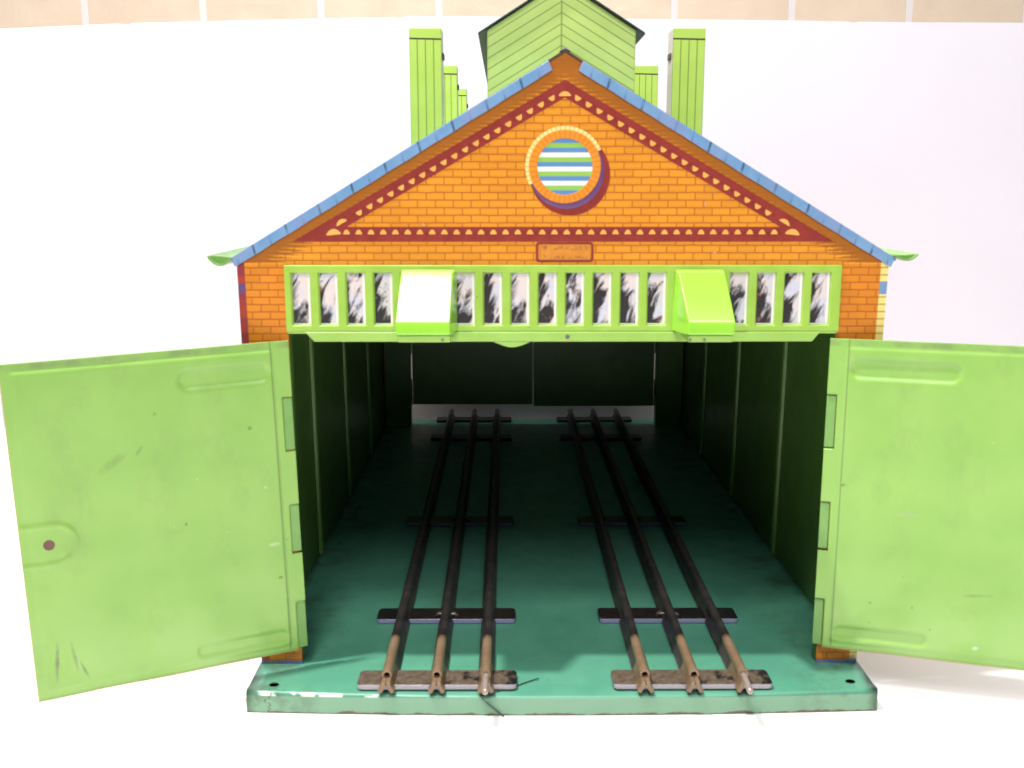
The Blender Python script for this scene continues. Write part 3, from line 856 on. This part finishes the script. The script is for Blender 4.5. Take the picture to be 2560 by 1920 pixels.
# ------------------------------------------------------------------ railway tracks fixed to the base
def rail_bm(pin):
    bm = bmesh.new()
    L_ = 40.0
    n = 20; zc, ro, ri = 0.50, 0.168, 0.10
    ring_xz(bm, 0, zc, ri, ro, 0.32, L_, 0, 360, n)
    for s in (-1, 1):
        strip_xz(bm, [(s*0.07, zc-0.10), (s*0.095, zc-0.24), (s*0.15, zc-0.36), (s*0.22, zc-0.46)], 0.125, 0.0, L_)
    return bm
for ti, (xs_, nm) in enumerate((((-5.72, -4.09, -2.50), 'L'), ((2.68, 4.28, 5.90), 'R'))):
    tr = empty('railway_track', (0, 0, HB), shed)
    tr['label'] = 'left three-rail track on worn tin sleepers' if ti == 0 else 'right three-rail track on worn tin sleepers'
    for i, x in enumerate(xs_):
        r = obj('rail', rail_bm(i == 2), m_rail, tr, loc=(x, -0.02, 0.05), smooth=True)
        w = r.modifiers.new('es', 'EDGE_SPLIT'); w.split_angle = R(50)
        bm = bmesh.new()
        if i == 2:
            tube(bm, [(0.0, -0.62, 0.40), (0, -0.60, 0.405), (0, -0.5, 0.42), (0, 0.2, 0.47), (0, 1.2, 0.5)], 0.105, 14)
            # rounded nose
            bmesh.ops.create_uvsphere(bm, u_segments=14, v_segments=8, radius=0.105, matrix=Matrix.Translation((0, -0.61, 0.40)))
            obj('rail_pin', bm, m_pin, r, smooth=True)
        else:
            disc_xz(bm, 0, 0.50, 0.09, 1.2, 1.25, 16); obj('rail_bore', bm, m_hole, r)
    xc = sum(xs_)/3
    for k, y in enumerate((0.32, 5.45, 16.6, 33.4, 38.6)):
        bm = bmesh.new()
        wl = 2.62; dep = 1.05
        pts = []
        rr = 0.16
        P = []
        for cx, cy, a in ((wl-rr, dep-rr, 0), (-wl+rr, dep-rr, 90), (-wl+rr, rr, 180), (wl-rr, rr, 270)):
            for q in range(4): P.append((cx+rr*math.cos(R(a+30*q)), cy+rr*math.sin(R(a+30*q))))
        a_ = [bm.verts.new((x, y_, 0)) for x, y_ in P]; b_ = [bm.verts.new((x, y_, 0.19)) for x, y_ in P]
        bm.faces.new(a_[::-1]); bm.faces.new(b_)
        for q in range(len(P)): bm.faces.new([a_[q], a_[(q+1)%len(P)], b_[(q+1)%len(P)], b_[q]])
        sl_ = obj('sleeper', bm, m_sleep_w if k == 0 else (m_sleep if k < 3 else m_sleep_d), tr, loc=(xc-0.0, y, 0.004), bevel=0.03)
        if k in (1, 2):
            bm = bmesh.new()
            for s in (-1, 1):
                tube(bm, [(xs_[1]-xc+s*0.10, 0.25, 0.30), (xs_[1]-xc+s*0.30, 0.28, 0.27), (xs_[1]-xc+s*0.40, 0.33, 0.2), (xs_[1]-xc+s*0.38, 0.5, 0.19), (xs_[1]-xc+s*0.2, 0.6, 0.24)], 0.045, 8)
            obj('rail_clip', bm, m_pin if k == 1 else m_sleep, sl_, smooth=True)

# ------------------------------------------------------------------ stray thread caught under the left track
bm = bmesh.new()
pts = [(-0.75, 1.02, 0.80), (-0.95, 0.95, 0.77), (-1.25, 0.75, 0.77), (-1.45, 0.60, 0.77), (-1.75, 0.50, 0.77), (-2.1, 0.30, 0.76), (-2.45, 0.12, 0.74), (-2.62, 0.0, 0.69), (-2.60, -0.04, 0.62), (-2.45, -0.05, 0.48), (-2.22, -0.04, 0.28), (-2.05, -0.03, 0.12), (-1.93, -0.06, 0.02)]
for p in range(1):
    tube(bm, pts, 0.020, 6)
bmesh.ops.create_uvsphere(bm, u_segments=8, v_segments=6, radius=0.035, matrix=Matrix.Translation((-1.93, -0.06, 0.03)))
o = obj('thread', bm, Mat('thread_dark', rough=0.7).out((0.03, 0.035, 0.035, 1)), smooth=True)
tag(o, 'thin dark stray thread hanging over the front edge of the teal base', 'thread')

# ------------------------------------------------------------------ camera
cam_d = bpy.data.cameras.new('camera'); cam = bpy.data.objects.new('camera', cam_d); C.objects.link(cam); scn.camera = cam
cam_d.sensor_width = 36; cam_d.lens = 36*2198/2212
cam_d.clip_start = 0.005; cam_d.clip_end = 50
th_, yaw = R(11.0), math.atan(11/2198)
cam.location = (-1.8*S, -30.4*S, 16.9*S)
cam.rotation_euler = (math.pi/2 - th_, 0, -yaw)
cam_d.dof.use_dof = True; cam_d.dof.focus_distance = 0.60; cam_d.dof.aperture_fstop = 32

# ------------------------------------------------------------------ light
def area(name, loc, target, size, power, col, shape='DISK', sy=None):
    l = bpy.data.lights.new(name, 'AREA'); l.shape = shape; l.size = size*S
    if sy: l.size_y = sy*S
    l.energy = power; l.color = col
    o = bpy.data.objects.new(name, l); C.objects.link(o); o.location = Vector(loc)*S
    o.rotation_euler = (Vector(target)-Vector(loc)).to_track_quat('-Z', 'Y').to_euler()
    return o
area('ceiling_lamp', (-25, -3, 82), (0, 5, 8), 2.6, 11.0, (1.0, 0.95, 0.87))
area('bench_lamp', (-11.6, -42, 92), (-3, 0, 10), 15, 5.6, (1.0, 0.97, 0.93))
area('front_fill', (8, -72, 90), (0, 0, 8), 60, 7.6, (0.97, 0.98, 1.0), 'RECTANGLE', 34)  # wide unseen fill added in front to lift the upright faces
area('overhead_fill', (0, 44, 190), (0, 20, 0), 170, 48, (1.0, 0.96, 0.96), 'RECTANGLE', 110)  # unseen overhead fill, added to brighten the table but not the interior
W = bpy.data.worlds.new('World'); scn.world = W; W.use_nodes = True
bg = W.node_tree.nodes['Background']; bg.inputs[0].default_value = (0.85, 0.88, 1.0, 1); bg.inputs[1].default_value = 0.06

scn.view_settings.view_transform = 'Standard'; scn.view_settings.look = 'None'
scn.view_settings.gamma = 1; scn.view_settings.exposure = -0.33
scn.render.resolution_x = 1024; scn.render.resolution_y = 768
scn.cycles.max_bounces = 8; scn.cycles.diffuse_bounces = 5
